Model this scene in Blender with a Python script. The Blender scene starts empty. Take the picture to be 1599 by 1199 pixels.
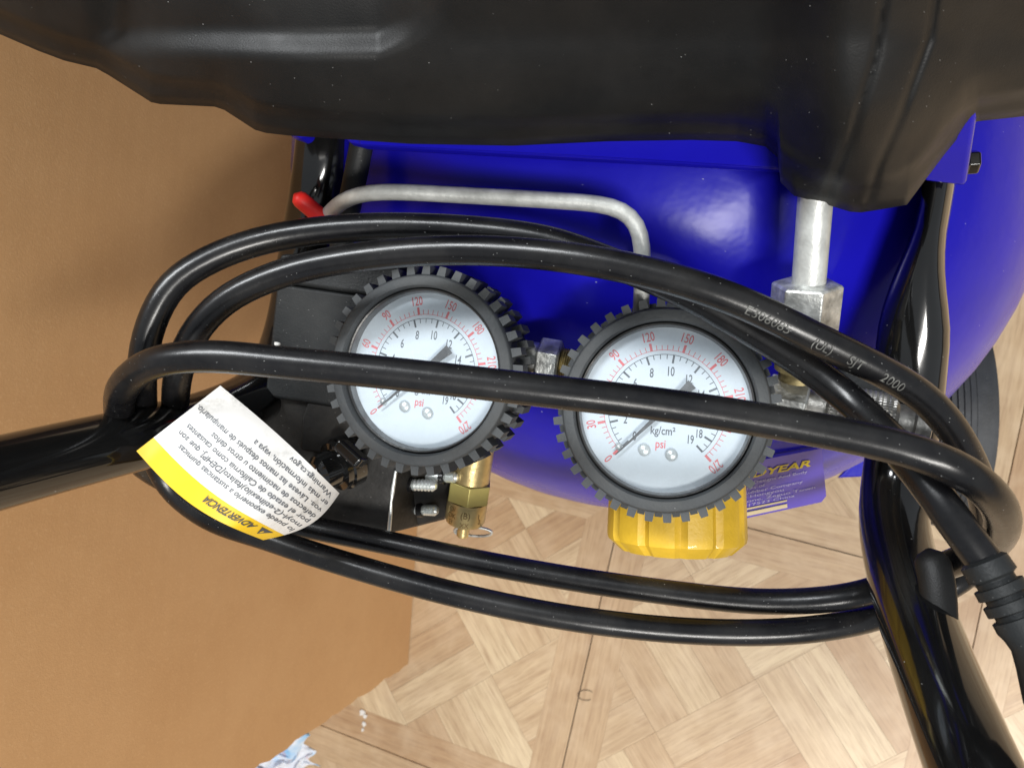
import bpy, bmesh, math, random
import numpy as np
from mathutils import Vector, Matrix

random.seed(4)
rng = np.random.default_rng(4)
PI = math.pi
scene = bpy.context.scene
COL = scene.collection

# ------------------------------------------------------------------ camera
CAM_H = 0.62                     # camera height over the floor, looking almost straight down
FPX, CX, CY = 1155.0, 799.5, 599.5
ROT = Matrix(((0.9368280636606591, -0.2116502620184325, 0.27849119505892617),
              (0.22766694473556076, 0.9733893975557174, -0.026092968418568306),
              (-0.2655577929803513, 0.08784786459354692, 0.9600842730061557)))
CAM = Vector((0, 0, CAM_H))
cd = bpy.data.cameras.new('camera')
cam = bpy.data.objects.new('camera', cd)
COL.objects.link(cam)
cam.matrix_world = Matrix.Translation(CAM) @ ROT.to_4x4()
cd.sensor_width = 36
cd.lens = FPX / 1599 * 36
cd.clip_start, cd.clip_end = 0.01, 50
cd.dof.use_dof = True
cd.dof.focus_distance = 0.195
cd.dof.aperture_fstop = 30
scene.camera = cam

# ------------------------------------------------------------------ light
w = bpy.data.worlds.new('World')
scene.world = w
w.use_nodes = True
bg = w.node_tree.nodes['Background']
bg.inputs[0].default_value = (0.88, 0.94, 1.0, 1)
bg.inputs[1].default_value = 0.36


def ceiling_lamp(name, loc, sx, sy, power, rz, tint):
    l = bpy.data.lights.new(name, 'AREA')
    l.shape = 'RECTANGLE'
    l.size, l.size_y = sx, sy
    l.energy = power
    l.color = tint
    o = bpy.data.objects.new(name, l)
    COL.objects.link(o)
    o.location = loc
    o.rotation_euler = (0, 0, rz)
    return o


ceiling_lamp('ceiling_light', (1.25, -1.1, 2.5), 1.2, 0.32, 80, math.radians(33), (1, 0.97, 0.92))
ceiling_lamp('ceiling_light', (-0.95, 0.75, 2.5), 1.2, 0.32, 62, math.radians(33), (0.95, 0.98, 1.0))
scene.view_settings.view_transform = 'Standard'
scene.view_settings.look = 'None'
scene.view_settings.gamma = 1
scene.view_settings.exposure = 0.16


# ------------------------------------------------------------------ helpers
def at(px, py, d):
    """world point seen at photo pixel (px,py) at d metres in front of the lens"""
    return CAM + ROT @ (Vector(((px - CX) / FPX, -(py - CY) / FPX, -1.0)) * d)


def at_z(px, py, z=0.0):
    r = ROT @ Vector(((px - CX) / FPX, -(py - CY) / FPX, -1.0))
    return CAM + r * ((z - CAM_H) / r.z)


RIGHT = (ROT @ Vector((1, 0, 0)))
UP = Vector((0, 0, 1))
FRONT = Vector((0.2117, -0.9734, 0)).normalized()     # level direction from the tank towards the user
SIDE = UP.cross(FRONT).normalized() * 1.0               # level, to the right of the tank seen by the user
if SIDE.dot(RIGHT) < 0:
    SIDE = -SIDE


def lin(r, g, b):
    f = lambda c: c / 12.92 if c <= 0.04045 else ((c + 0.055) / 1.055) ** 2.4
    return (f(r / 255), f(g / 255), f(b / 255), 1)


class Geo:
    """collects vertices and faces for ONE mesh"""
    def __init__(s):
        s.v, s.f, s.uv = [], [], {}

    def add(s, vs, fs):
        k = len(s.v)
        s.v += [tuple(p) for p in vs]
        s.f += [tuple(i + k for i in f) for f in fs]
        return s

    def box(s, c, ax, ay, az, hx, hy, hz):
        vs = [Vector(c) + ax * (hx * i) + ay * (hy * j) + az * (hz * k) for k in (-1, 1) for j in (-1, 1) for i in (-1, 1)]
        return s.add(vs, [(0, 2, 3, 1), (4, 5, 7, 6), (0, 1, 5, 4), (2, 6, 7, 3), (0, 4, 6, 2), (1, 3, 7, 5)])

    def prism(s, top, down):
        n = len(top)
        vs = list(top) + [p + down for p in top]
        fs = [tuple(range(n)), tuple(range(2 * n - 1, n - 1, -1))]
        fs += [(i, i + n, (i + 1) % n + n, (i + 1) % n) for i in range(n)]
        return s.add(vs, fs)

    def lathe(s, o, axis, prof, n=32, rad=None, ref=None, cap=True):
        """prof: list of (distance along axis, radius); rad(angle, t) multiplies the radius"""
        axis = axis.normalized()
        ref = ref or (Vector((1, 0, 0)) if abs(axis.x) < 0.8 else Vector((0, 1, 0)))
        a = (ref - axis * ref.dot(axis)).normalized()
        b = axis.cross(a)
        vs, fs = [], []
        for t, r in prof:
            for i in range(n):
                q = 2 * PI * i / n
                rr = r * (rad(q, t) if rad else 1)
                vs.append(o + axis * t + a * (rr * math.cos(q)) + b * (rr * math.sin(q)))
        for j in range(len(prof) - 1):
            for i in range(n):
                k = (i + 1) % n
                fs.append((j * n + i, j * n + k, (j + 1) * n + k, (j + 1) * n + i))
        if cap:
            if prof[0][1] > 1e-6:
                fs.append(tuple(range(n - 1, -1, -1)))
            if prof[-1][1] > 1e-6:
                fs.append(tuple((len(prof) - 1) * n + i for i in range(n)))
        return s.add(vs, fs)

    def sweep(s, pts, rad, n=20, flat=None, cap=True):
        """tube along pts; rad number or list; flat(i) -> (scale along N, scale along B)"""
        N, B, T = frames(pts)
        vs, fs = [], []
        m = len(pts)
        for i, p in enumerate(pts):
            r = rad[i] if isinstance(rad, (list, tuple)) else rad
            sa, sb = flat(i) if flat else (1, 1)
            for k in range(n):
                q = 2 * PI * k / n
                vs.append(p + N[i] * (r * sa * math.cos(q)) + B[i] * (r * sb * math.sin(q)))
        for i in range(m - 1):
            for k in range(n):
                l = (k + 1) % n
                fs.append((i * n + k, i * n + l, (i + 1) * n + l, (i + 1) * n + k))
        if cap:
            fs.append(tuple(range(n - 1, -1, -1)))
            fs.append(tuple((m - 1) * n + k for k in range(n)))
        return s.add(vs, fs)


def frames(pts):
    T = []
    for i in range(len(pts)):
        T.append((pts[min(i + 1, len(pts) - 1)] - pts[max(i - 1, 0)]).normalized())
    a = (CAM - pts[0])
    n0 = (a - T[0] * a.dot(T[0])).normalized()
    N = [n0]
    for i in range(1, len(pts)):
        n = N[-1] - T[i] * N[-1].dot(T[i])
        N.append(n.normalized())
    B = [T[i].cross(N[i]) for i in range(len(pts))]
    return N, B, T


def smooth_path(P, step=0.004):
    """centripetal Catmull-Rom through points (Vectors)"""
    P = [P[0] * 2 - P[1]] + list(P) + [P[-1] * 2 - P[-2]]
    out = []
    for i in range(1, len(P) - 2):
        p0, p1, p2, p3 = P[i - 1], P[i], P[i + 1], P[i + 2]
        t0 = 0
        t1 = t0 + max((p1 - p0).length, 1e-6) ** 0.5
        t2 = t1 + max((p2 - p1).length, 1e-6) ** 0.5
        t3 = t2 + max((p3 - p2).length, 1e-6) ** 0.5
        n = max(2, int((p2 - p1).length / step))
        for k in range(n):
            t = t1 + (t2 - t1) * k / n
            a1 = p0 * ((t1 - t) / (t1 - t0)) + p1 * ((t - t0) / (t1 - t0))
            a2 = p1 * ((t2 - t) / (t2 - t1)) + p2 * ((t - t1) / (t2 - t1))
            a3 = p2 * ((t3 - t) / (t3 - t2)) + p3 * ((t - t2) / (t3 - t2))
            b1 = a1 * ((t2 - t) / (t2 - t0)) + a2 * ((t - t0) / (t2 - t0))
            b2 = a2 * ((t3 - t) / (t3 - t1)) + a3 * ((t - t1) / (t3 - t1))
            out.append(b1 * ((t2 - t) / (t2 - t1)) + b2 * ((t - t1) / (t2 - t1)))
    out.append(P[-2])
    for _ in range(2):
        out = [out[0]] + [(out[i - 1] + out[i] * 2 + out[i + 1]) / 4 for i in range(1, len(out) - 1)] + [out[-1]]
    return out


def mesh_of(name, g, mat, angle=35):
    me = bpy.data.meshes.new(name)
    me.from_pydata(g.v, [], g.f)
    me.validate()
    bm = bmesh.new()
    bm.from_mesh(me)
    bmesh.ops.recalc_face_normals(bm, faces=bm.faces)
    bm.to_mesh(me)
    bm.free()
    if angle is not None:
        me.shade_smooth()
        me.set_sharp_from_angle(angle=math.radians(angle))
    me.materials.append(mat)
    return me


def link(name, me, parent=None):
    o = bpy.data.objects.new(name, me)
    COL.objects.link(o)
    if parent is not None:
        o.parent = parent
        o.matrix_parent_inverse = WORLD_OF[parent.name].inverted()
    WORLD_OF[o.name] = Matrix.Identity(4)
    return o


WORLD_OF = {}


def obj(name, g, mat, parent=None, angle=35, bevel=0, seg=2):
    o = link(name, mesh_of(name, g, mat, angle), parent)
    if bevel:
        b = o.modifiers.new('bevel', 'BEVEL')
        b.width = bevel
        b.segments = seg
        b.limit_method = 'ANGLE'
        b.angle_limit = math.radians(40)
        b.harden_normals = True
    return o


def thing(name, loc, label, cat, group=None):
    o = bpy.data.objects.new(name, None)
    o.empty_display_size = 0.02
    COL.objects.link(o)
    o.location = loc
    WORLD_OF[o.name] = Matrix.Translation(Vector(loc))
    o['label'], o['category'] = label, cat
    if group:
        o['group'] = group
    return o


def tag(o, label, cat):
    o['label'], o['category'] = label, cat
    return o


def text_geo(txt, xs=1.0, shear=0.0, bold=0.0):
    """flat text as Geo, cap height about 1, origin at left end of baseline; returns geo, width"""
    cu = bpy.data.curves.new('t', 'FONT')
    cu.body = txt
    cu.size = 1.38
    cu.shear = shear
    cu.offset = bold
    cu.resolution_u = 3
    o = bpy.data.objects.new('t', cu)
    COL.objects.link(o)
    bpy.context.view_layer.update()
    me = bpy.data.meshes.new_from_object(o)
    g = Geo()
    g.v = [(v.co.x * xs, v.co.y, 0) for v in me.vertices]
    g.f = [tuple(p.vertices) for p in me.polygons]
    bpy.data.objects.remove(o)
    bpy.data.curves.remove(cu)
    bpy.data.meshes.remove(me)
    x0 = min((v[0] for v in g.v), default=0)
    x1 = max((v[0] for v in g.v), default=0)
    g.v = [(v[0] - x0, v[1], 0) for v in g.v]
    return g, x1 - x0


# ------------------------------------------------------------------ materials
def new_mat(name):
    m = bpy.data.materials.new(name)
    m.use_nodes = True
    nt = m.node_tree
    return m, nt, nt.nodes['Principled BSDF']


def N(nt, kind, **kw):
    n = nt.nodes.new(kind)
    for k, v in kw.items():
        setattr(n, k, v)
    return n


def mixc(nt, fac, a, b):
    m = N(nt, 'ShaderNodeMix', data_type='RGBA')
    for sock, val in ((m.inputs[0], fac), (m.inputs[6], a), (m.inputs[7], b)):
        if hasattr(val, 'is_output'):
            nt.links.new(val, sock)
        else:
            sock.default_value = val
    return m.outputs[2]


def ramp(nt, src, lo, hi):
    r = N(nt, 'ShaderNodeMapRange')
    nt.links.new(src, r.inputs[0])
    r.inputs[1].default_value, r.inputs[2].default_value = lo, hi
    r.clamp = True
    return r.outputs[0]


def noise(nt, vec, scale, detail=4, rough=0.55):
    n = N(nt, 'ShaderNodeTexNoise')
    n.inputs['Scale'].default_value = scale
    n.inputs['Detail'].default_value = detail
    n.inputs['Roughness'].default_value = rough
    nt.links.new(vec, n.inputs['Vector'])
    return n.outputs[0]


def mul(nt, a, b, op='MULTIPLY'):
    m = N(nt, 'ShaderNodeMath', operation=op)
    for i, x in enumerate((a, b)):
        if hasattr(x, 'is_output'):
            nt.links.new(x, m.inputs[i])
        else:
            m.inputs[i].default_value = x
    return m.outputs[0]


def plain(name, col, rough=0.5, metal=0.0, vary=0.12, vscale=60, bump=0.0, bscale=400, coat=0.0,
          dust=0.0, dust_col=None, specks=0.0, speck_scale=260, speck_col=(0.75, 0.76, 0.74, 1), rvar=0.1, stretch=None, spec=0.5):
    m, nt, p = new_mat(name)
    tc = N(nt, 'ShaderNodeTexCoord').outputs['Object']
    if stretch:
        mp = N(nt, 'ShaderNodeMapping')
        mp.inputs['Scale'].default_value = stretch
        nt.links.new(tc, mp.inputs[0])
        tcs = mp.outputs[0]
    else:
        tcs = tc
    n1 = noise(nt, tcs, vscale)
    dark = tuple(c * (1 - vary * 2) for c in col[:3]) + (1,)
    lite = tuple(min(1, c * (1 + vary * 2)) for c in col[:3]) + (1,)
    c = mixc(nt, ramp(nt, n1, 0.3, 0.7), dark, lite)
    rr = mul(nt, mul(nt, noise(nt, tc, vscale * 2.3), 2 * rvar), rough - rvar, 'ADD')
    if dust:
        nd = ramp(nt, noise(nt, tc, 45, 6, 0.65), 0.42, 0.75)
        c = mixc(nt, mul(nt, nd, dust), c, dust_col or (0.22, 0.21, 0.19, 1))
    if specks:
        v = N(nt, 'ShaderNodeTexVoronoi')
        v.inputs['Scale'].default_value = speck_scale
        sm_ = N(nt, 'ShaderNodeMapping')
        sm_.inputs['Rotation'].default_value = (0.3, 0.2, 0.7)
        sm_.inputs['Scale'].default_value = (1, 2.6, 1)
        nt.links.new(tc, sm_.inputs[0])
        nt.links.new(sm_.outputs[0], v.inputs['Vector'])
        near = ramp(nt, v.outputs['Distance'], 0.13, 0.03)
        sep = N(nt, 'ShaderNodeSeparateColor')
        nt.links.new(v.outputs['Color'], sep.inputs[0])
        pick = mul(nt, sep.outputs[0], 1 - specks, 'GREATER_THAN')
        soft = mul(nt, mul(nt, near, pick), mul(nt, sep.outputs[1], 0.75))
        c = mixc(nt, soft, c, speck_col)
        rr = mul(nt, rr, mul(nt, soft, 0.4), 'ADD')
    nt.links.new(c, p.inputs['Base Color'])
    nt.links.new(rr, p.inputs['Roughness'])
    p.inputs['Metallic'].default_value = metal
    p.inputs['Coat Weight'].default_value = coat
    p.inputs['Coat Roughness'].default_value = 0.06
    p.inputs['Specular IOR Level'].default_value = spec
    if bump:
        b = N(nt, 'ShaderNodeBump')
        b.inputs['Strength'].default_value = bump
        b.inputs['Distance'].default_value = 0.0006
        nt.links.new(noise(nt, tcs, bscale, 3), b.inputs['Height'])
        nt.links.new(b.outputs[0], p.inputs['Normal'])
    return m


M = {}
M['tank'] = plain('blue_enamel', (0.009, 0.007, 0.40, 1), 0.24, vary=0.06, vscale=25, bump=0.32, bscale=75, coat=0.0, spec=0.17, specks=0.03, speck_scale=330, rvar=0.05)
M['shroud'] = plain('black_moulded_plastic', (0.009, 0.009, 0.009, 1), 0.45, spec=0.28, vary=0.1, bump=0.12, bscale=2600, dust=0.08, specks=0.07, speck_scale=760, dust_col=(0.1, 0.09, 0.08, 1))
M['tube'] = plain('black_gloss_paint', (0.006, 0.006, 0.006, 1), 0.13, vary=0.1, coat=0.6, specks=0.05, speck_scale=420, rvar=0.05)
M['cord'] = plain('black_cord_jacket', (0.005, 0.005, 0.006, 1), 0.27, vary=0.2, bump=0.05, bscale=420, dust=0.14, specks=0.24, speck_scale=760, spec=0.4, dust_col=(0.10, 0.095, 0.085, 1), rvar=0.08)
M['rubber'] = plain('grey_black_rubber', (0.042, 0.047, 0.051, 1), 0.66, vary=0.12, bump=0.25, bscale=1300, dust=0.12, specks=0.04, speck_scale=600)
M['bezel'] = plain('worn_black_bezel', (0.010, 0.010, 0.010, 1), 0.35, vary=0.3, vscale=400, dust=0.5, dust_col=(0.12, 0.12, 0.12, 1), bump=0.2)
M['switch'] = plain('switch_cover_plastic', (0.013, 0.0145, 0.0155, 1), 0.5, vary=0.12, bump=0.2, bscale=1400, dust=0.2, dust_col=(0.07, 0.07, 0.065, 1), specks=0.25, speck_scale=700, spec=0.3)
M['bracket'] = plain('scuffed_black_steel', (0.010, 0.009, 0.008, 1), 0.60, vary=0.3, vscale=150, bump=0.3, bscale=450, dust=0.22, spec=0.35, dust_col=(0.08, 0.072, 0.06, 1), specks=0.35, speck_scale=460, speck_col=(0.45, 0.43, 0.4, 1), stretch=(1, 1, 1))
M['zinc'] = plain('dull_zinc_tube', (0.50, 0.51, 0.49, 1), 0.42, metal=0.35, vary=0.12, vscale=180, bump=0.2, bscale=900, specks=0.25, speck_scale=700, speck_col=(0.10, 0.09, 0.08, 1))
M['steel'] = plain('galvanised_steel', (0.56, 0.57, 0.55, 1), 0.38, metal=0.7, vary=0.25, vscale=260, bump=0.4, bscale=800, specks=0.2, speck_scale=900, speck_col=(0.2, 0.2, 0.19, 1))
M['worn_steel'] = plain('dark_plated_steel', (0.30, 0.29, 0.27, 1), 0.38, metal=0.8, vary=0.25, vscale=260, bump=0.2, bscale=800)
M['screw'] = plain('bright_zinc', (0.60, 0.63, 0.62, 1), 0.34, metal=0.6, vary=0.1)
M['tape'] = plain('thread_sealant', (0.36, 0.29, 0.14, 1), 0.45, metal=0.5, vary=0.3, vscale=300)
M['brass'] = plain('brass', (0.46, 0.35, 0.16, 1), 0.36, metal=0.75, vary=0.12, vscale=200, bump=0.15, bscale=900)
M['brass_hex'] = plain('dull_brass', (0.42, 0.36, 0.12, 1), 0.45, metal=0.5, vary=0.1)
M['brass_mark'] = plain('brass_stamping', (0.16, 0.10, 0.035, 1), 0.5, metal=0.6)
M['knob'] = plain('yellow_plastic', (0.64, 0.40, 0.025, 1), 0.5, vary=0.07, vscale=80, bump=0.2, bscale=900, dust=0.1, dust_col=(0.3, 0.15, 0.01, 1), coat=0.15)
M['red'] = plain('red_plastic', (0.78, 0.025, 0.02, 1), 0.42, vary=0.04)
M['dial'] = plain('dial_enamel', (0.55, 0.61, 0.66, 1), 0.4, vary=0.015, vscale=30)
M['print_black'] = plain('black_print', (0.05, 0.06, 0.07, 1), 0.6, vary=0.05)
M['print_red'] = plain('red_print', (0.60, 0.10, 0.11, 1), 0.6, vary=0.05)
M['needle'] = plain('needle_paint', (0.035, 0.035, 0.035, 1), 0.3, vary=0.05)
M['paper'] = plain('tag_paper', (0.80, 0.79, 0.76, 1), 0.55, vary=0.01, vscale=40)
M['tag_yellow'] = plain('tag_yellow_print', (0.80, 0.52, 0.01, 1), 0.5, vary=0.03, specks=0.06, speck_scale=600, speck_col=(0.2, 0.15, 0.05, 1))
M['ink'] = plain('grey_ink', (0.10, 0.11, 0.13, 1), 0.6, vary=0.1)
M['cord_print'] = plain('cord_ink', (0.10, 0.10, 0.092, 1), 0.6, vary=0.4, vscale=900)
M['plate'] = plain('blue_nameplate', (0.07, 0.05, 0.46, 1), 0.2, vary=0.03, coat=0.5)
M['plate_yellow'] = plain('plate_yellow_ink', (0.85, 0.62, 0.02, 1), 0.4, vary=0.02)
M['plate_white'] = plain('plate_pale_ink', (0.5, 0.47, 0.75, 1), 0.4, vary=0.02)
M['plate_field'] = plain('plate_blank_field', (0.62, 0.52, 0.33, 1), 0.35, vary=0.04)
M['tyre'] = plain('tyre_rubber', (0.032, 0.036, 0.042, 1), 0.6, vary=0.15, bump=0.3, bscale=900, dust=0.12, specks=0.12, speck_scale=300)
M['rim'] = plain('grey_hub', (0.12, 0.12, 0.12, 1), 0.5)
M['white'] = plain('white_crumb', (0.8, 0.8, 0.77, 1), 0.6, vary=0.03)
M['thread'] = plain('dark_thread', (0.05, 0.04, 0.03, 1), 0.7)
M['subfloor'] = plain('seam_dirt', (0.035, 0.022, 0.012, 1), 0.9)


def lens_material():
    m, nt, p = new_mat('gauge_lens_plastic')
    out = nt.nodes['Material Output']
    nt.nodes.remove(p)
    t = N(nt, 'ShaderNodeBsdfTransparent')
    t.inputs[0].default_value = (0.96, 0.98, 0.99, 1)
    g = N(nt, 'ShaderNodeBsdfGlossy')
    g.inputs['Roughness'].default_value = 0.12
    f = N(nt, 'ShaderNodeFresnel')
    f.inputs[0].default_value = 1.5
    mx = N(nt, 'ShaderNodeMixShader')
    nt.links.new(f.outputs[0], mx.inputs[0])
    nt.links.new(t.outputs[0], mx.inputs[1])
    nt.links.new(g.outputs[0], mx.inputs[2])
    df = N(nt, 'ShaderNodeBsdfDiffuse')
    df.inputs[0].default_value = (0.72, 0.78, 0.84, 1)
    tc = N(nt, 'ShaderNodeTexCoord').outputs['Object']
    hz = mul(nt, mul(nt, ramp(nt, noise(nt, tc, 160, 4, 0.7), 0.3, 0.75), 0.12), 0.05, 'ADD')
    mx2 = N(nt, 'ShaderNodeMixShader')
    nt.links.new(hz, mx2.inputs[0])
    nt.links.new(mx.outputs[0], mx2.inputs[1])
    nt.links.new(df.outputs[0], mx2.inputs[2])
    nt.links.new(mx2.outputs[0], out.inputs[0])
    return m


def wood_material():
    m, nt, p = new_mat('oak_parquet')
    uv = N(nt, 'ShaderNodeUVMap', uv_map='grain').outputs[0]
    tone = N(nt, 'ShaderNodeUVMap', uv_map='tone').outputs[0]
    sp = N(nt, 'ShaderNodeSeparateXYZ')
    nt.links.new(tone, sp.inputs[0])
    mp = N(nt, 'ShaderNodeMapping')
    mp.inputs['Scale'].default_value = (14, 210, 1)
    nt.links.new(uv, mp.inputs[0])
    g1 = noise(nt, mp.outputs[0], 1.0, 5, 0.6)
    mp2 = N(nt, 'ShaderNodeMapping')
    mp2.inputs['Scale'].default_value = (45, 900, 1)
    nt.links.new(uv, mp2.inputs[0])
    g2 = noise(nt, mp2.outputs[0], 1.0, 3, 0.6)
    blot = noise(nt, uv, 35, 3)
    base = mixc(nt, sp.outputs[0], lin(180, 146, 110), lin(219, 198, 162))
    c = mixc(nt, mul(nt, ramp(nt, g1, 0.42, 0.66), 0.48), base, lin(158, 125, 94))
    c = mixc(nt, mul(nt, ramp(nt, g2, 0.50, 0.70), 0.48), c, lin(140, 104, 76))
    c = mixc(nt, mul(nt, ramp(nt, blot, 0.45, 0.7), 0.3), c, lin(228, 206, 174))
    nt.links.new(c, p.inputs['Base Color'])
    p.inputs['Roughness'].default_value = 0.42
    b = N(nt, 'ShaderNodeBump')
    b.inputs['Strength'].default_value = 0.25
    b.inputs['Distance'].default_value = 0.0005
    nt.links.new(g1, b.inputs['Height'])
    nt.links.new(b.outputs[0], p.inputs['Normal'])
    return m


def cardboard_material():
    m, nt, p = new_mat('brown_cardboard')
    tc = N(nt, 'ShaderNodeTexCoord').outputs['Object']
    a = noise(nt, tc, 14, 4)
    mp = N(nt, 'ShaderNodeMapping')
    mp.inputs['Scale'].default_value = (90, 90, 90)
    nt.links.new(tc, mp.inputs[0])
    fib = noise(nt, mp.outputs[0], 1.0, 4, 0.7)
    c = mixc(nt, ramp(nt, a, 0.3, 0.7), lin(199, 155, 107), lin(206, 163, 115))
    c = mixc(nt, mul(nt, ramp(nt, fib, 0.45, 0.75), 0.12), c, lin(172, 130, 88))
    fine = noise(nt, tc, 900, 2, 0.8)
    c = mixc(nt, mul(nt, ramp(nt, fine, 0.55, 0.75), 0.6), c, lin(218, 180, 134))
    nt.links.new(c, p.inputs['Base Color'])
    p.inputs['Roughness'].default_value = 0.8
    p.inputs['Specular IOR Level'].default_value = 0.25
    wv = N(nt, 'ShaderNodeTexWave', wave_type='BANDS', bands_direction='Z')
    wv.inputs['Scale'].default_value = 34
    wv.inputs['Distortion'].default_value = 0.6
    nt.links.new(tc, wv.inputs['Vector'])
    b = N(nt, 'ShaderNodeBump')
    b.inputs['Strength'].default_value = 0.12
    b.inputs['Distance'].default_value = 0.0008
    nt.links.new(mul(nt, mul(nt, wv.outputs['Fac'], 0.25), fine, 'ADD'), b.inputs['Height'])
    nt.links.new(b.outputs[0], p.inputs['Normal'])
    return m


def bag_material():
    m, nt, p = new_mat('blue_white_plastic_film')
    tc = N(nt, 'ShaderNodeTexCoord').outputs['Object']
    a = ramp(nt, noise(nt, tc, 38, 2), 0.48, 0.60)
    b = ramp(nt, noise(nt, tc, 90, 3), 0.62, 0.66)
    c = mixc(nt, a, lin(226, 232, 244), lin(150, 196, 240))
    c = mixc(nt, mul(nt, b, 0.35), c, lin(205, 110, 130))
    nt.links.new(c, p.inputs['Base Color'])
    p.inputs['Roughness'].default_value = 0.4
    p.inputs['Subsurface Weight'].default_value = 0.6
    p.inputs['Subsurface Radius'].default_value = (0.02, 0.02, 0.02)
    return m


def worn_paper_material():
    m, nt, p = new_mat('smudged_tag_paper')
    tc = N(nt, 'ShaderNodeTexCoord').outputs['Object']
    big = ramp(nt, noise(nt, tc, 32, 3), 0.54, 0.66)
    fine = ramp(nt, noise(nt, tc, 330, 4, 0.7), 0.45, 0.60)
    c = mixc(nt, mul(nt, mul(nt, big, fine), 0.55), (0.80, 0.80, 0.79, 1), (0.24, 0.24, 0.21, 1))
    nt.links.new(c, p.inputs['Base Color'])
    p.inputs['Roughness'].default_value = 0.45
    return m


M['lens'] = lens_material()
M['wood'] = wood_material()
M['card'] = cardboard_material()
M['bag'] = bag_material()
M['paper'] = worn_paper_material()


# ------------------------------------------------------------------ floor
TILE = 0.2676
SX, SY = -0.0636, -0.0527            # a corner where four tiles meet
STRIP = 0.0262
fl = Geo()
fl.add([(-4, -4, -0.004), (4, -4, -0.004), (4, 4, -0.004), (-4, 4, -0.004)], [(0, 1, 2, 3)])
floor = obj('floor', fl, M['subfloor'], None, None)
floor['kind'] = 'structure'


def clip(poly, a, b, c):             # keep a*x+b*y<=c
    out = []
    for i in range(len(poly)):
        p, q = poly[i], poly[(i + 1) % len(poly)]
        dp, dq = a * p[0] + b * p[1] - c, a * q[0] + b * q[1] - c
        if dp <= 0:
            out.append(p)
        if dp * dq < 0:
            t = dp / (dp - dq)
            out.append((p[0] + (q[0] - p[0]) * t, p[1] + (q[1] - p[1]) * t))
    return out


def area(poly):
    return 0.5 * abs(sum(poly[i][0] * poly[(i + 1) % len(poly)][1] - poly[(i + 1) % len(poly)][0] * poly[i][1] for i in range(len(poly))))


def tile_planks(ix, iy):
    """list of (polygon, grain angle) of one square of parquet"""
    x0, y0 = SX + ix * TILE, SY + iy * TILE
    e = 0.00045
    L, R_, B_, T_ = x0 + e, x0 + TILE - e, y0 + e, y0 + TILE - e
    s = STRIP
    j = 0.00008
    out = [([(L, B_), (L + s, B_ + s), (L + s, T_ - s), (L, T_)], 90), ([(R_, B_), (R_, T_), (R_ - s, T_ - s), (R_ - s, B_ + s)], 90),
           ([(L, B_), (R_, B_), (R_ - s, B_ + s), (L + s, B_ + s)], 0), ([(L, T_), (L + s, T_ - s), (R_ - s, T_ - s), (R_, T_)], 0)]
    # diagonal basket weave inside the frame
    l, r, b, t = L + s + j, R_ - s - j, B_ + s + j, T_ - s - j
    cx_, cy_ = (l + r) / 2, (b + t) / 2
    wd = 0.0300
    n = 3
    blk = wd * n
    h = math.sqrt(0.5)
    ou, ov = 0.012, 0.019
    for iu in range(-3, 3):
        for iv in range(-3, 3):
            for k in range(n):
                if (iu + iv) % 2 == 0:
                    u0, u1, v0, v1, ang = iu * blk, (iu + 1) * blk, iv * blk + k * wd, iv * blk + (k + 1) * wd, 45
                else:
                    u0, u1, v0, v1, ang = iu * blk + k * wd, iu * blk + (k + 1) * wd, iv * blk, (iv + 1) * blk, 135
                q = [(u0 + j, v0 + j), (u1 - j, v0 + j), (u1 - j, v1 - j), (u0 + j, v1 - j)]
                poly = [(cx_ + ((u + ou) - (v + ov)) * h, cy_ + ((u + ou) + (v + ov)) * h) for u, v in q]
                for (a, bb, c) in ((1, 0, r), (-1, 0, -l), (0, 1, t), (0, -1, -b)):
                    if poly:
                        poly = clip(poly, a, bb, c)
                if len(poly) > 2 and area(poly) > 5e-7:
                    out.append((poly, ang))
    return out


def plank_geo(g, poly, ang, grains, tones):
    if sum(poly[i][0] * poly[(i + 1) % len(poly)][1] - poly[(i + 1) % len(poly)][0] * poly[i][1] for i in range(len(poly))) < 0:
        poly = poly[::-1]
    n = len(poly)
    top = 0.0 - rng.uniform(0, 0.0001)
    k0 = len(g.v)
    g.v += [(p[0], p[1], top) for p in poly] + [(p[0], p[1], -0.004 + 0.0005) for p in poly]
    fs = [tuple(range(n))] + [(i, i + n, (i + 1) % n + n, (i + 1) % n) for i in range(n)]
    g.f += [tuple(i + k0 for i in f) for f in fs]
    c, s = math.cos(math.radians(ang)), math.sin(math.radians(ang))
    ox, oy = rng.uniform(0, 50), rng.uniform(0, 50)
    tn = float(np.clip(rng.normal(0.55, 0.27), 0, 1)) if ang % 90 else float(rng.uniform(0.0, 0.5))
    for f in fs:
        for i in f:
            p = poly[i % n]
            grains.append((p[0] * c + p[1] * s + ox, -p[0] * s + p[1] * c + oy))
            tones.append((tn, 0.5))


def plank_mesh(name, g, grains, tones):
    me = bpy.data.meshes.new(name)
    me.from_pydata(g.v, [], g.f)
    u1 = me.uv_layers.new(name='grain')
    u2 = me.uv_layers.new(name='tone')
    u1.data.foreach_set('uv', [c for p in grains for c in p])
    u2.data.foreach_set('uv', [c for p in tones for c in p])
    me.materials.append(M['wood'])
    return me


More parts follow.
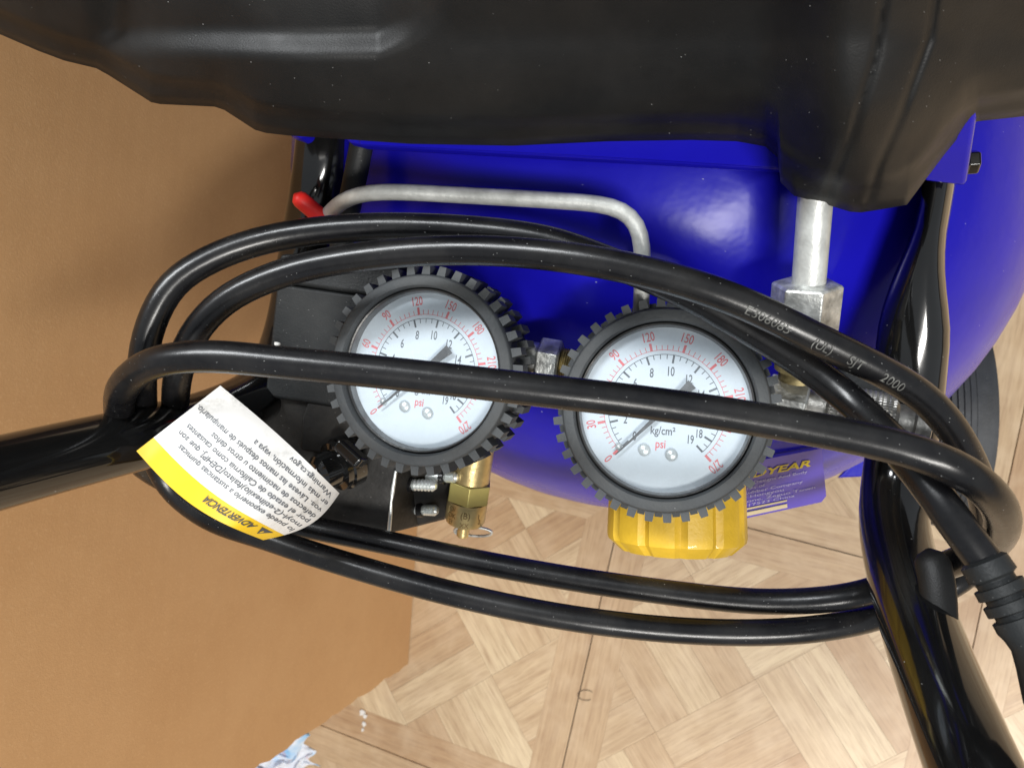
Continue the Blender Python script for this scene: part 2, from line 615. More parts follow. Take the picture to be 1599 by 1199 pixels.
near = {(i, j) for i in (-1, 0, 1) for j in (-2, -1, 0)}
planks = []
rest = (Geo(), [], [])
for i in range(-7, 8):
    for j in range(-7, 7):
        for poly, ang in tile_planks(i, j):
            if (i, j) in near and len(planks) < 295 and area(poly) > 1.0e-4:
                g, gr, to = Geo(), [], []
                plank_geo(g, poly, ang, gr, to)
                planks.append(link('plank', plank_mesh('plank', g, gr, to), floor))
            else:
                plank_geo(rest[0], poly, ang, rest[1], rest[2])
o = link('parquet_field', plank_mesh('parquet_field', *rest), floor)
o['kind'] = 'stuff'

# ------------------------------------------------------------------ cardboard box
A = at_z(655, 800)
Bc = at_z(638, 1036)
along = (A - Bc).normalized()                      # away from the user along the visible side
left = Vector((-along.y, along.x, 0))
if left.x > 0:
    left = -left
LEN, WID, HGT, TH = 0.62, 0.45, 0.57, 0.005
cbx = thing('cardboard_box', Bc, 'large plain brown cardboard box standing on the floor beside the compressor', 'box')


def wall_panel(p0, p1, inward, name):
    """vertical corrugated panel with a slightly wavy outer face"""
    g = Geo()
    nu, nv = 26, 60
    d = p1 - p0
    for side, off in ((0, 0), (1, TH)):
        for b in range(nv + 1):
            for a in range(nu + 1):
                u, v = a / nu, b / nv
                wob = 0.0007 * math.sin(7 * u + 3 * v) * math.sin(5 * v + 1.3) * (1 if side == 0 else 0)
                wob *= min(1, 6 * u, 6 * (1 - u))
                rag = along * float(0.0012 * math.sin(b * 2.1) * math.sin(b * 0.7 + 1) + 0.0005 * math.sin(b * 5.3)) if (a == 0 and name == 'side_panel') else Vector((0, 0, 0))
                p = p0 + rag + d * u + UP * (0.001 + HGT * v) + inward * (off + wob)
                g.v.append(tuple(p))
    n1 = (nu + 1) * (nv + 1)
    idx = lambda s, a, b: s * n1 + b * (nu + 1) + a
    for s in (0, 1):
        for b in range(nv):
            for a in range(nu):
                g.f.append((idx(s, a, b), idx(s, a + 1, b), idx(s, a + 1, b + 1), idx(s, a, b + 1)))
    for a in range(nu):
        g.f.append((idx(0, a, 0), idx(1, a, 0), idx(1, a + 1, 0), idx(0, a + 1, 0)))
        g.f.append((idx(0, a, nv), idx(1, a, nv), idx(1, a + 1, nv), idx(0, a + 1, nv)))
    for b in range(nv):
        g.f.append((idx(0, 0, b), idx(1, 0, b), idx(1, 0, b + 1), idx(0, 0, b + 1)))
        g.f.append((idx(0, nu, b), idx(1, nu, b), idx(1, nu, b + 1), idx(0, nu, b + 1)))
    return obj(name, g, M['card'], cbx, 30)


c0, c1 = Bc, Bc + along * LEN
wall_panel(c0, c1, left, 'side_panel')
wall_panel(c0 + left * WID, c1 + left * WID, -left, 'side_panel')
wall_panel(c0 + left * (TH + 0.0005), c0 + left * (WID - TH - 0.0005), along, 'end_panel')
wall_panel(c1 + left * (TH + 0.0005), c1 + left * (WID - TH - 0.0005), -along, 'end_panel')
g = Geo()
g.box((c0 + c1) / 2 + left * (WID / 2) + UP * (HGT + 0.0045), along, left, UP, LEN / 2, WID / 2, 0.003)
obj('lid_flap', g, M['card'], cbx, None)

# ------------------------------------------------------------------ compressor
TC = Vector((-0.059, 0.106, 0.273))                # centre of the near end of the tank's straight part
TR, TD, TYAW = 0.160, 0.143, 0.05
tax = Vector((-math.sin(TYAW), math.cos(TYAW), 0))  # tank axis, away from the user
comp = thing('air_compressor', (TC.x, TC.y, 0), 'blue wheeled air compressor with two dial gauges and black plastic motor cover', 'compressor')

g = Geo()
prof = []
for k in range(0, 19):
    q = PI / 2 * k / 18
    prof.append((-TD * math.cos(q), TR * math.sin(q)))
prof += [(0.015, TR), (0.02, TR + 0.0008), (0.026, TR + 0.0008), (0.03, TR), (0.30, TR)]
for k in range(17, -1, -1):
    q = PI / 2 * k / 18
    prof.append((0.30 + TD * math.cos(q), TR * math.sin(q)))
g.lathe(TC, tax, prof, 96, cap=False)
tank = obj('tank', g, M['tank'], comp, 60)

# nameplate on the front of the tank
PL = [at(1085, 738, 0.249), at(1283, 700, 0.252), at(1291, 782, 0.272), at(1085, 826, 0.272)]   # tl tr br bl


def on_plate(u, v, lift=0.0):
    p = PL[3] * ((1 - u) * (1 - v)) + PL[2] * (u * (1 - v)) + PL[1] * (u * v) + PL[0] * ((1 - u) * v)
    n = (PL[1] - PL[0]).cross(PL[3] - PL[0]).normalized()
    if n.dot(CAM - p) < 0:
        n = -n
    return p + n * lift


g = Geo()
K = 10
rows = []
for a in range(K + 1):
    v = a / K
    ins = 0.04 * (max(0, 0.12 - v) / 0.12) ** 2
    rows.append([v, 0.0, 1 - ins])
for lift in (0, -0.0012):
    for v, u0, u1 in rows:
        for b in range(K + 1):
            g.v.append(tuple(on_plate(u0 + (u1 - u0) * b / K, v, lift)))
n1 = (K + 1) ** 2
for s in (0, 1):
    for a in range(K):
        for b in range(K):
            i = s * n1 + a * (K + 1) + b
            g.f.append((i, i + 1, i + K + 2, i + K + 1))
ring = [b for b in range(K)] + [K + a * (K + 1) for a in range(K)] + [n1 - 1 - b for b in range(K)] + [(K - a) * (K + 1) for a in range(K)]
for k in range(len(ring)):
    i, j = ring[k], ring[(k + 1) % len(ring)]
    g.f.append((i, j, j + n1, i + n1))
plate = obj('nameplate', g, M['plate'], comp, 40)
plate['label'] = 'blue nameplate with yellow and pale print'


def plate_text(lines, mat, name):
    g = Geo()
    for txt, u0, u1, v, h, sh, bold in lines:
        t, wd = text_geo(txt, 1, sh, bold)
        g.add([on_plate(u0 + x / wd * (u1 - u0), v + y * h, 0.0003) for x, y, _ in t.v], t.f)
    return obj(name, g, mat, plate, None)


plate_text([('GOODYEAR', 0.10, 0.90, 0.74, 0.115, 0.25, 0.035)], M['plate_yellow'], 'brand_lettering')
plate_text([('(and Winged Foot Designs And Body', 0.02, 0.87, 0.63, 0.05, 0, 0),
            ('are trademarks of', 0.1, 0.54, 0.545, 0.05, 0, 0), ('The Tire & Rubber Company', 0.06, 0.83, 0.465, 0.05, 0, 0),
            ('License by Hongyou', 0.1, 0.68, 0.39, 0.05, 0, 0), ('Industrial Zone, Zeguo Town', 0.06, 0.92, 0.31, 0.05, 0, 0),
            ('Wenling 317523 China', 0.1, 0.76, 0.235, 0.05, 0, 0)], M['plate_white'], 'small_print')
g = Geo()
for v0, v1 in ((0.17, 0.205), (0.05, 0.125)):
    g.add([on_plate(u, v, 0.0003) for u, v in ((0.05, v0), (0.4, v0), (0.7, v0), (0.7, v1), (0.4, v1), (0.05, v1))], [(0, 1, 4, 5), (1, 2, 3, 4)])
obj('blank_field', g, M['plate_field'], plate, None)
plate_text([('COMMERCIAL', 0.2, 0.55, 0.135, 0.03, 0, 0)], M['print_black'], 'word_line')

# saddle platform under the motor cover
g = Geo()
g.prism([at(566, 226, 0.192), at(1218, 263, 0.184), at(1470, 272, 0.182), at(1480, 40, 0.175), at(900, -120, 0.172), at(520, 20, 0.185), at(540, 220, 0.194)], Vector((0, 0, -0.004)))
obj('platform', g, M['tank'], comp, 30, bevel=0.0012, seg=3)
g = Geo()
g.prism([at(560, 228, 0.1905), at(900, 245, 0.1862), at(1219, 265, 0.1822), at(1222, 222, 0.1785), at(900, 200, 0.1800), at(560, 190, 0.1850)], Vector((0, 0.002, -0.0008)))
obj('platform_flange', g, M['tank'], comp, 30, bevel=0.0006)
for x in (-0.05, 0.07):
    g = Geo()
    p = TC + SIDE * x + tax * 0.03
    g.box(Vector((p.x, p.y, 0.435)), SIDE, FRONT, UP, 0.004, 0.03, 0.014)
    obj('platform_support', g, M['tank'], comp, None)
# handle brackets
g = Geo()
g.prism([at(1430, 170, 0.162), at(1527, 170, 0.162), at(1508, 293, 0.184), at(1440, 285, 0.184)], Vector((0, 0.003, -0.001)))
brk = obj('handle_bracket', g, M['tank'], comp, 30, bevel=0.0012)
g = Geo()
hx = at(1500, 255, 0.188)
g.lathe(hx, SIDE, [(-0.004, 0.0018), (0.0008, 0.0018), (0.0008, 0.0038), (0.0013, 0.0038), (0.0013, 0.0031), (0.0036, 0.0031), (0.0040, 0.0027)], 6)
obj('bolt', g, M['tube'], brk, 20, bevel=0.0003)
g = Geo()
g.prism([at(430, 150, 0.232), at(488, 150, 0.232), at(478, 213, 0.236), at(468, 215, 0.236), at(444, 206, 0.236)], Vector((0, 0, -0.006)))
obj('handle_bracket', g, M['tank'], comp, 30, bevel=0.001)

# handle arms
TUBE_R = 0.009


def arm(pts, flat_len, rdir):
    P = smooth_path([at(*p) for p in pts], 0.004)
    s, L_ = [0.0], 0
    for i in range(1, len(P)):
        L_ += (P[i] - P[i - 1]).length
        s.append(L_)

    def fl(i):
        k = min(1, max(0, (s[i] - flat_len * 0.35) / (flat_len * 0.65)))
        k = k * k * (3 - 2 * k)
        return (1.25 + (1 - 1.25) * k, 0.46 + (1 - 0.46) * k) if rdir else (0.8, 1.06)
    g = Geo()
    g.sweep(P, TUBE_R, 32, fl)
    return obj('handle_arm', g, M['tube'], comp, 50), P


ra, RP = arm([(1470, 235, 0.196), (1464, 300, 0.198), (1450, 370, 0.199), (1432, 450, 0.200), (1424, 540, 0.203), (1416, 640, 0.209), (1400, 740, 0.213), (1394, 800, 0.209), (1404, 870, 0.199),
              (1442, 995, 0.177), (1516, 1190, 0.148), (1640, 1480, 0.12)], 0.052, True)
la, LP = arm([(512, 170, 0.246), (506, 240, 0.248), (496, 310, 0.252), (478, 400, 0.264), (455, 520, 0.268), (425, 595, 0.250), (350, 645, 0.22), (240, 678, 0.197), (100, 712, 0.178), (0, 737, 0.166), (-180, 782, 0.146)], 0.02, False)

# rounded cord post on the right arm
P = smooth_path([at(1450, 856, 0.180), at(1462, 905, 0.177), at(1466, 955, 0.1755), at(1466, 1010, 0.1745), at(1466, 1060, 0.172)], 0.0012)
rr = []
for i in range(len(P)):
    s_ = (P[i] - P[0]).length
    rr.append(0.0040 * math.sqrt(max(0.02, 1 - (max(0, 1 - s_ / 0.0040)) ** 2)))
g = Geo()
g.sweep(P, rr, 24, lambda i: (0.6, 1.0))
obj('cord_post', g, M['shroud'], comp, 60)

# black hose beside the left arm
g = Geo()
g.sweep(smooth_path([at(574, 170, 0.222), at(562, 240, 0.226), at(548, 310, 0.228), at(530, 400, 0.236)], 0.004), 0.0036, 20)
obj('hose', g, M['switch'], comp, 60)

# unloader tube (thin bent aluminium)
g = Geo()
g.sweep(smooth_path([at(486, 372, 0.222), at(508, 340, 0.214), at(535, 314, 0.205), at(575, 301, 0.199), at(620, 300, 0.197), at(720, 305, 0.195), at(860, 313, 0.190), at(935, 319, 0.188), at(972, 328, 0.187), at(995, 350, 0.187),
                     at(1003, 385, 0.188), at(1003, 430, 0.191), at(1000, 500, 0.198)], 0.003), 0.00215, 20)
obj('unloader_tube', g, M['zinc'], comp, 60)

# outlet pipe with compression nut and check valve
g = Geo()
pa, pb = at(1278, 250, 0.176), at(1262, 452, 0.187)
g.sweep([pa, (pa + pb) / 2, pb], 0.0041, 28)
obj('outlet_pipe', g, M['zinc'], comp, 60)
ax = (at(1253, 545, 0.194) - at(1264, 438, 0.187)).normalized()
g = Geo()
o0 = at(1261, 440, 0.187)
g.lathe(o0, ax, [(0, 0.0060), (0.0004, 0.0082), (0.0010, 0.0087), (0.0140, 0.0087), (0.0146, 0.0082), (0.015, 0.006)], 6, ref=SIDE + UP * 0.22)
obj('compression_nut', g, M['steel'], comp, 25, bevel=0.0004)
g = Geo()
g.lathe(o0 + ax * 0.0145, ax, [(0, 0.0055), (0.004, 0.0055), (0.004, 0.0062), (0.009, 0.0062), (0.009, 0.005), (0.012, 0.005)], 24)
obj('check_valve', g, M['tape'], comp, 30)


# gauges
def gauge(cpx, d, axis, turn, lean_needle):
    c = at(cpx[0], cpx[1], d)
    n = axis.normalized()
    e1 = (RIGHT - n * RIGHT.dot(n)).normalized()
    e1 = Matrix.Rotation(math.radians(turn), 3, n) @ e1
    e2 = n.cross(e1)
    P = lambda x, y, z=0.0: c + e1 * x + e2 * y + n * z
    RD, RO = 0.0211, 0.0257
    g = Geo()
    g.lathe(c, n, [(-0.0235, 0.018), (-0.0235, 0.0245), (-0.0225, 0.0254), (-0.0012, 0.0257), (-0.0003, 0.0253), (-0.00005, 0.0250), (0, 0.0228), (-0.0005, 0.0224), (-0.006, 0.0223)], 96, cap=False)
    boot = obj('pressure_gauge', g, M['rubber'], comp, 40)
    # lugs of the rubber guard: two staggered rings
    nl = 38
    lm = None
    for row, (z0, z1) in enumerate(((-0.0075, -0.0012), (-0.0190, -0.0105))):
        for k in range(nl):
            q = 2 * PI * (k + 0.5 * row) / nl
            er = e1 * math.cos(q) + e2 * math.sin(q)
            et = n.cross(er)
            if lm is None or k == 0:
                lg = Geo()
                vs = []
                for (r, hw) in ((0.0250, 0.00125), (0.0282, 0.00095)):
                    for z in (z0, z1):
                        for sgn in (-1, 1):
                            vs.append(Vector((r, sgn * hw, z - (0.0006 if r > 0.026 and z == z1 else 0))))
                lg.add(vs, [(0, 1, 3, 2), (4, 6, 7, 5), (0, 4, 5, 1), (2, 3, 7, 6), (0, 2, 6, 4), (1, 5, 7, 3)])
                lm = mesh_of('lug', lg, M['rubber'], None)
            mw = Matrix.Identity(4)
            for col, vv in enumerate((er, et, n, c)):
                mw[0][col], mw[1][col], mw[2][col] = vv.x, vv.y, vv.z
            lo = link('lug', lm, boot)
            lo.matrix_parent_inverse = WORLD_OF[boot.name].inverted()
            lo.matrix_basis = mw
    # bezel ring and case
    g = Geo()
    g.lathe(c, n, [(-0.006, 0.0222), (-0.0022, 0.0221), (-0.0019, 0.0219), (-0.0021, 0.0215), (-0.0046, RD), (-0.0054, RD)], 96, cap=False)
    obj('bezel', g, M['bezel'], boot, 30)
    g = Geo()
    g.lathe(c, n, [(-0.0300, 0.0), (-0.0300, 0.006), (-0.0236, 0.006), (-0.0230, 0.0180), (-0.006, 0.0216), (-0.0053, RD + 0.0003)], 64, cap=False)
    obj('case', g, M['bezel'], boot, 30)
    g = Geo()
    g.lathe(c, n, [(-0.0054, RD + 0.0002), (-0.0050, RD), (-0.0050, 0.0)], 96, cap=False)
    dial = obj('dial', g, M['dial'], boot, 30)
    # printing
    red, blk = Geo(), Geo()
    za = -0.00496
    ang = lambda f: math.radians(225 - 270 * f)

    def tick(G, f, r0, r1, wd):
        a = ang(f)
        u = Vector((math.cos(a), math.sin(a)))
        t = Vector((-u.y, u.x)) * (wd / 2)
        q = [u * r0 + t, u * r0 - t, u * r1 - t, u * r1 + t]
        G.add([P(p.x, p.y, za) for p in q], [(0, 1, 2, 3)])

    def arc(G, f0, f1, r, wd, m=90):
        vs = []
        for i in range(m + 1):
            a = ang(f0 + (f1 - f0) * i / m)
            for rr in (r - wd / 2, r + wd / 2):
                vs.append(P(rr * math.cos(a), rr * math.sin(a), za))
        G.add(vs, [(2 * i, 2 * i + 1, 2 * i + 3, 2 * i + 2) for i in range(m)])

    def words(G, txt, x, y, h, rot=0.0, xs=0.68, bold=0.018):
        t, wd = text_geo(txt, xs, 0, bold)
        ca, sa = math.cos(rot), math.sin(rot)
        vs = []
        for tx, ty, _ in t.v:
            tx, ty = (tx - wd / 2) * h, (ty - 0.5) * h
            vs.append(P(x + tx * ca - ty * sa, y + tx * sa + ty * ca, za))
        G.add(vs, t.f)
    arc(red, 0, 1, RD * 0.725, 0.00013)
    for i in range(0, 55):
        f = i / 54
        if i % 6 == 0:
            tick(red, f, RD * 0.722, RD * 0.82, 0.00066)
        else:
            tick(red, f, RD * 0.725, RD * 0.785, 0.00018)
    for v in range(0, 271, 30):
        if v == 240:
            continue
        a = ang(v / 270)
        rr = RD * 0.905
        words(red, str(v), rr * math.cos(a), rr * math.sin(a), RD * 0.115, a - PI / 2)
    arc(blk, 0, 1, RD * 0.672, 0.00016)
    for i in range(0, 39):
        f = i / 38
        if i % 4 == 0 or i == 38:
            tick(blk, f, RD * 0.57, RD * 0.672, 0.00052)
        else:
            tick(blk, f, RD * 0.615, RD * 0.672, 0.00020)
    for v in (0, 2, 4, 6, 8, 10, 12, 14, 16, 18, 19):
        a = ang(v / 19)
        rr = RD * (0.475 if v < 18 else 0.47)
        if v == 18:
            rr = RD * 0.5
        words(blk, str(v), rr * math.cos(a), rr * math.sin(a), RD * (0.115 if v < 18 else 0.105), 0, 0.62)
    words(blk, 'kg/cm²', 0.0, -RD * 0.25, RD * 0.10, 0, 0.8)
    words(red, 'psi', -RD * 0.02, -RD * 0.41, RD * 0.105, 0, 0.8)
    obj('red_scale', red, M['print_red'], boot, None)
    obj('black_scale', blk, M['print_black'], boot, None)
    # rivets and stop pin
    for (x, y, r) in ((-0.21, -0.50, 0.0016), (0.115, -0.535, 0.0016), (-0.515, -0.485, 0.0010)):
        g = Geo()
        g.lathe(P(x * RD, y * RD, -0.005), n, [(0, r), (0.0004, r), (0.0008, r * 0.75), (0.00095, 0.0)], 16)
        obj('rivet', g, M['screw'], boot, 60)
    # needle: slim tip on zero, broad tail on the other side
    a = ang(0.0) + math.radians(lean_needle)
    u = Vector((math.cos(a), math.sin(a)))
    t = Vector((-u.y, u.x))
    q = [u * (RD * 0.80) + t * 0.00012, u * (RD * 0.80) - t * 0.00012, u * (RD * 0.1) - t * 0.0006, u * (-RD * 0.1) - t * 0.0007, u * (-RD * 0.45) - t * 0.00135, u * (-RD * 0.45) + t * 0.00135, u * (-RD * 0.1) + t * 0.0007, u * (RD * 0.1) + t * 0.0006]
    g = Geo()
    g.prism([P(p.x, p.y, -0.0034) for p in q], n * -0.00025)
    g.lathe(P(0, 0, -0.005), n, [(0, 0.0012), (0.0012, 0.0012), (0.002, 0.0016), (0.0023, 0.0016)], 20)
    obj('needle', g, M['needle'], boot, 30)
    # lens
    g = Geo()
    g.lathe(c, n, [(-0.0022, 0.0), (-0.00222, 0.010), (-0.0023, 0.016), (-0.0024, 0.0215)], 64, cap=False)
    obj('lens', g, M['lens'], boot, 60)
    return c, n, e1, e2


gl = gauge((653, 579), 0.1965, Vector((0.035, -0.105, 0.99)), -8.5, 1.0)
gr = gauge((1037, 640), 0.1840, Vector((0.075, -0.045, 1.0)), -3.5, 1.5)

# pipe fitting between the gauges
m0, m1 = at(786, 552, 0.214), at(1000, 588, 0.205)
mx = (m1 - m0).normalized()
q0 = m0 + mx * 0.0105
g = Geo()
g.lathe(m0, mx, [(-0.01, 0.0048), (0.012, 0.0048)], 20)
g.lathe(q0, mx, [(0, 0.0058), (0.0006, 0.0066), (0.0060, 0.0066), (0.0066, 0.0058)], 6, ref=SIDE)
obj('elbow_fitting', g, M['steel'], comp, 25, bevel=0.0003)
g = Geo()
pr = []
for i in range(9):
    pr += [(0.0066 + i * 0.00065, 0.0040), (0.0066 + i * 0.00065 + 0.00032, 0.0045)]
g.lathe(q0, mx, pr, 24)
obj('threaded_nipple', g, M['tape'], comp, 20)
g = Geo()
g.lathe(q0, mx, [(0.0124, 0.0048), (0.0128, 0.0056), (0.0185, 0.0056), (0.0185, 0.005), (0.034, 0.005)], 6, ref=UP)
obj('regulator_inlet', g, M['steel'], comp, 25, bevel=0.0003)
g = Geo()
gc, gn = gr[0], gr[1]
g.lathe(gc - gn * 0.046, gn, [(0, 0.006), (0.001, 0.0075), (0.016, 0.0075), (0.017, 0.005), (0.022, 0.005)], 24)
obj('gauge_stem', g, M['steel'], comp, 30)
g = Geo()
gc, gn = gl[0], gl[1]
g.lathe(gc - gn * 0.046, gn, [(0, 0.006), (0.001, 0.0075), (0.016, 0.0075), (0.017, 0.005), (0.022, 0.005)], 24)
obj('gauge_stem', g, M['steel'], comp, 30)

# regulator and its yellow knob
kax = (FRONT + UP * -0.02).normalized()
k0 = at(1056, 752, 0.2205)
g = Geo()
g.lathe(k0 - kax * 0.026, kax, [(0, 0.010), (0.002, 0.0125), (0.022, 0.0125), (0.024, 0.016), (0.029, 0.016)], 32)
obj('regulator', g, M['steel'], comp, 30)


def ribs(q, t):
    k = (q * 12 / (2 * PI)) % 1.0
    edge = min(k, 1 - k)
    groove = 1.0 if edge > 0.13 else 0.945 + 0.055 * max(0, (edge - 0.06) / 0.07)
    return groove


g = Geo()
g.lathe(k0, kax, [(-0.004, 0.0175), (-0.004, 0.0197), (0.0155, 0.0203), (0.0168, 0.0200), (0.0190, 0.0176), (0.0200, 0.0165), (0.0200, 0.0)], 144, rad=ribs, ref=UP + SIDE * 0.12)
obj('regulator_knob', g, M['knob'], comp, 28)

# quick coupler on the right of the regulator
c0_, c1_ = at(1168, 616, 0.207), at(1412, 668, 0.193)
cxn = (c1_ - c0_).normalized()
g = Geo()
g.lathe(c0_, cxn, [(-0.006, 0.006), (0.005, 0.006), (0.0052, 0.0072), (0.0055, 0.0078), (0.0150, 0.0078), (0.0155, 0.0072)], 6, ref=UP)
qc = obj('coupler_body', g, M['steel'], comp, 25, bevel=0.0003)
g = Geo()
g.lathe(c0_, cxn, [(0.0155, 0.0058), (0.0200, 0.0058), (0.0200, 0.0065), (0.0206, 0.0070)], 28)
g.lathe(c0_, cxn, [(0.0365, 0.007), (0.0375, 0.0060), (0.0410, 0.0060), (0.0415, 0.0072), (0.0450, 0.0072), (0.0455, 0.005)], 28)
obj('coupler_core', g, M['worn_steel'], comp, 30)


def knurl(q, t):
    return 1.0 + 0.03 * math.sin(q * 28 + t * 2600) * math.sin(q * 28 - t * 2600)


g = Geo()
g.lathe(c0_, cxn, [(0.0206, 0.0072), (0.0208, 0.0078)] + [(0.0208 + 0.0155 * i / 44, 0.0079) for i in range(45)] + [(0.0365, 0.0072)], 168, rad=knurl)
obj('coupler_sleeve', g, M['worn_steel'], comp, 20)
g = Geo()
g.prism([at(1300, 572, 0.200), at(1380, 588, 0.196), at(1392, 622, 0.195), at(1330, 606, 0.198)], Vector((0, 0, -0.012)))
obj('coupler_guard', g, M['switch'], comp, 30, bevel=0.001)

# pressure switch
g = Geo()
g.prism([at(436, 396, 0.229), at(620, 384, 0.226), at(624, 468, 0.226), at(431, 440, 0.229)], Vector((0, 0, -0.05)))
sw = obj('pressure_switch', g, M['switch'], comp, 30, bevel=0.0012)
g = Geo()
g.prism([at(431, 442, 0.2285), at(640, 471, 0.2285), at(640, 652, 0.232), at(412, 619, 0.232)], Vector((0, 0, -0.055)))
obj('switch_cover', g, M['switch'], sw, 30, bevel=0.0012)
P = smooth_path([at(459, 303, 0.209), at(474, 316, 0.210), at(500, 338, 0.212), at(524, 358, 0.213)], 0.001)
rr = []
for i in range(len(P)):
    s_ = (P[i] - P[0]).length
    rr.append(0.0025 * math.sqrt(max(0.02, 1 - (max(0, 1 - s_ / 0.0025)) ** 2)))
g = Geo()
g.sweep(P, rr, 20)
obj('switch_lever', g, M['red'], sw, 60)
# steel bracket under the switch
g = Geo()
g.prism([at(404, 606, 0.2352), at(632, 640, 0.2352), at(609, 834, 0.240), at(470, 806, 0.240), at(398, 766, 0.240)], Vector((0, 0, -0.052)))
bk = obj('mounting_bracket', g, M['bracket'], comp, 30, bevel=0.0010)
g = Geo()
g.prism([at(480, 627, 0.2335), at(540, 636, 0.2335), at(560, 706, 0.2345), at(548, 716, 0.2345), at(468, 702, 0.2345), at(471, 650, 0.2335)], Vector((0, 0, -0.002)))
obj('raised_pad', g, M['bracket'], bk, 30, bevel=0.0008)
g = Geo()
P = [at(618, 735, 0.2362), at(613, 768, 0.2372), at(611, 782, 0.2376), at(610, 800, 0.238), at(607, 832, 0.2392)]
g.sweep(P, [0.0005, 0.0007, 0.0004, 0.0006, 0.0007], 8)
obj('bare_edge', g, M['screw'], bk, 60)
# cord grip on the bracket
cg = at(524, 728, 0.232)
cga = (UP * 0.75 + SIDE * -0.45 + FRONT * 0.35).normalized()
g = Geo()
g.lathe(cg - cga * 0.006, cga, [(0, 0.0085), (0.004, 0.0085), (0.0045, 0.0078), (0.0065, 0.0078), (0.0068, 0.0060), (0.0120, 0.0056), (0.0135, 0.0040), (0.0138, 0.0)], 32)
obj('cord_grip', g, M['tube'], bk, 30)
g = Geo()
tdir = (at(563, 722, 0.229) - at(528, 690, 0.229)).normalized()
g.box(at(548, 708, 0.2275), tdir, tdir.cross(UP).normalized(), UP, 0.0050, 0.0021, 0.003)
obj('grip_tab', g, M['tube'], bk, 30, bevel=0.0012, seg=3)
# screws on the right side of the bracket
for (px, py, d, ln, r) in ((634, 756, 0.250, 0.0115, 0.0021), (650, 795, 0.258, 0.0085, 0.0020), (684, 744, 0.250, 0.0075, 0.0019)):
    g = Geo()
    p = at(px, py, d)
    sa = (SIDE + UP * 0.06).normalized()
    g.lathe(p, sa, [(-0.004, r * 0.9), (0.003, r * 0.9), (0.003, r)] + [(0.003 + (ln - 0.004) * i / 12, r if i % 2 else r * 0.76) for i in range(13)] + [(ln - 0.0003, r * 0.6), (ln, 0.0)], 18)
    sc_ = obj('screw', g, M['screw'], bk, 25)
    g = Geo()
    g.lathe(p, sa, [(0.0008, r), (0.0009, r * 1.35), (0.0026, r * 1.35), (0.0027, r)], 18)
    obj('collar', g, M['cord'], bk, 25)
g = Geo()
g.prism([at(612, 712, 0.2425), at(760, 712, 0.250), at(716, 800, 0.262), at(616, 830, 0.262)], Vector((0, 0, -0.002)))
obj('side_plate', g, M['bracket'], bk, 30)

# safety valve
v0, v1 = at(744, 688, 0.250), at(722, 838, 0.2585)
va = (v1 - v0).normalized()
vl = (v1 - v0).length
vr = 0.0072
g = Geo()
g.lathe(v0, va, [(-0.004, vr * 0.9), (vl * 0.40, vr * 0.9)], 32)
g.lathe(v0, va, [(vl * 0.605, vr * 0.97), (vl * 0.80, vr * 0.97), (vl * 0.835, vr * 0.9), (vl * 0.84, vr * 0.55), (vl * 0.84, 0)], 40)
sv = obj('safety_valve', g, M['brass'], comp, 30)
g = Geo()
g.lathe(v0, va, [(vl * 0.40, vr * 0.85), (vl * 0.405, vr * 1.08), (vl * 0.60, vr * 1.08), (vl * 0.605, vr * 0.9)], 6, ref=UP + SIDE * 0.35)
obj('hex_collar', g, M['brass_hex'], sv, 25, bevel=0.0003)
g = Geo()
g.lathe(v0, va, [(vl * 0.82, vr * 0.30), (vl * 0.985, vr * 0.30), (vl * 1.0, vr * 0.24), (vl * 1.0, 0)], 20)
obj('valve_pin', g, M['brass'], sv, 30)
pc = v0 + va * (vl * 0.925)
P = []
for i in range(44):
    q = 2 * PI * i / 40
    P.append(pc + SIDE * (0.0036 + 0.0068 * math.cos(q + PI)) + (UP * 0.35 + FRONT * -0.35) * (0.0055 * math.sin(q + PI)) + va * 0.0004 * (i / 22))
g = Geo()
g.sweep(P, 0.00048, 8)
obj('pull_ring', g, M['steel'], sv, 60)
# stamped characters wrapped round the valve body
g = Geo()
up_face = (CAM - pc).normalized()
up_face = (up_face - va * up_face.dot(va)).normalized()
vs_ = up_face.cross(va)
if vs_.dot(RIGHT) < 0:
    vs_ = -vs_
for txt, a0, t0, h in (('(B)', 0.0, 0.69, 0.0024), ('O/', -0.72, 0.655, 0.0019), ('OK', -0.72, 0.72, 0.0019), ('XX', 0.0, 0.79, 0.0018), ('EI', -0.75, 0.785, 0.0018), ('1', 0.7, 0.70, 0.0018), ('2', 0.78, 0.755, 0.0018)):
    t, wd = text_geo(txt, 0.9)
    vv = []
    for x, y, _ in t.v:
        qa = a0 + (x - wd / 2) * h / vr
        vv.append(v0 + va * (vl * t0 + (0.5 - y) * h) + (up_face * math.cos(qa) + vs_ * math.sin(qa)) * (vr * 0.972 + 0.00006))
    g.add(vv, t.f)
obj('stamping', g, M['brass_mark'], sv, None)

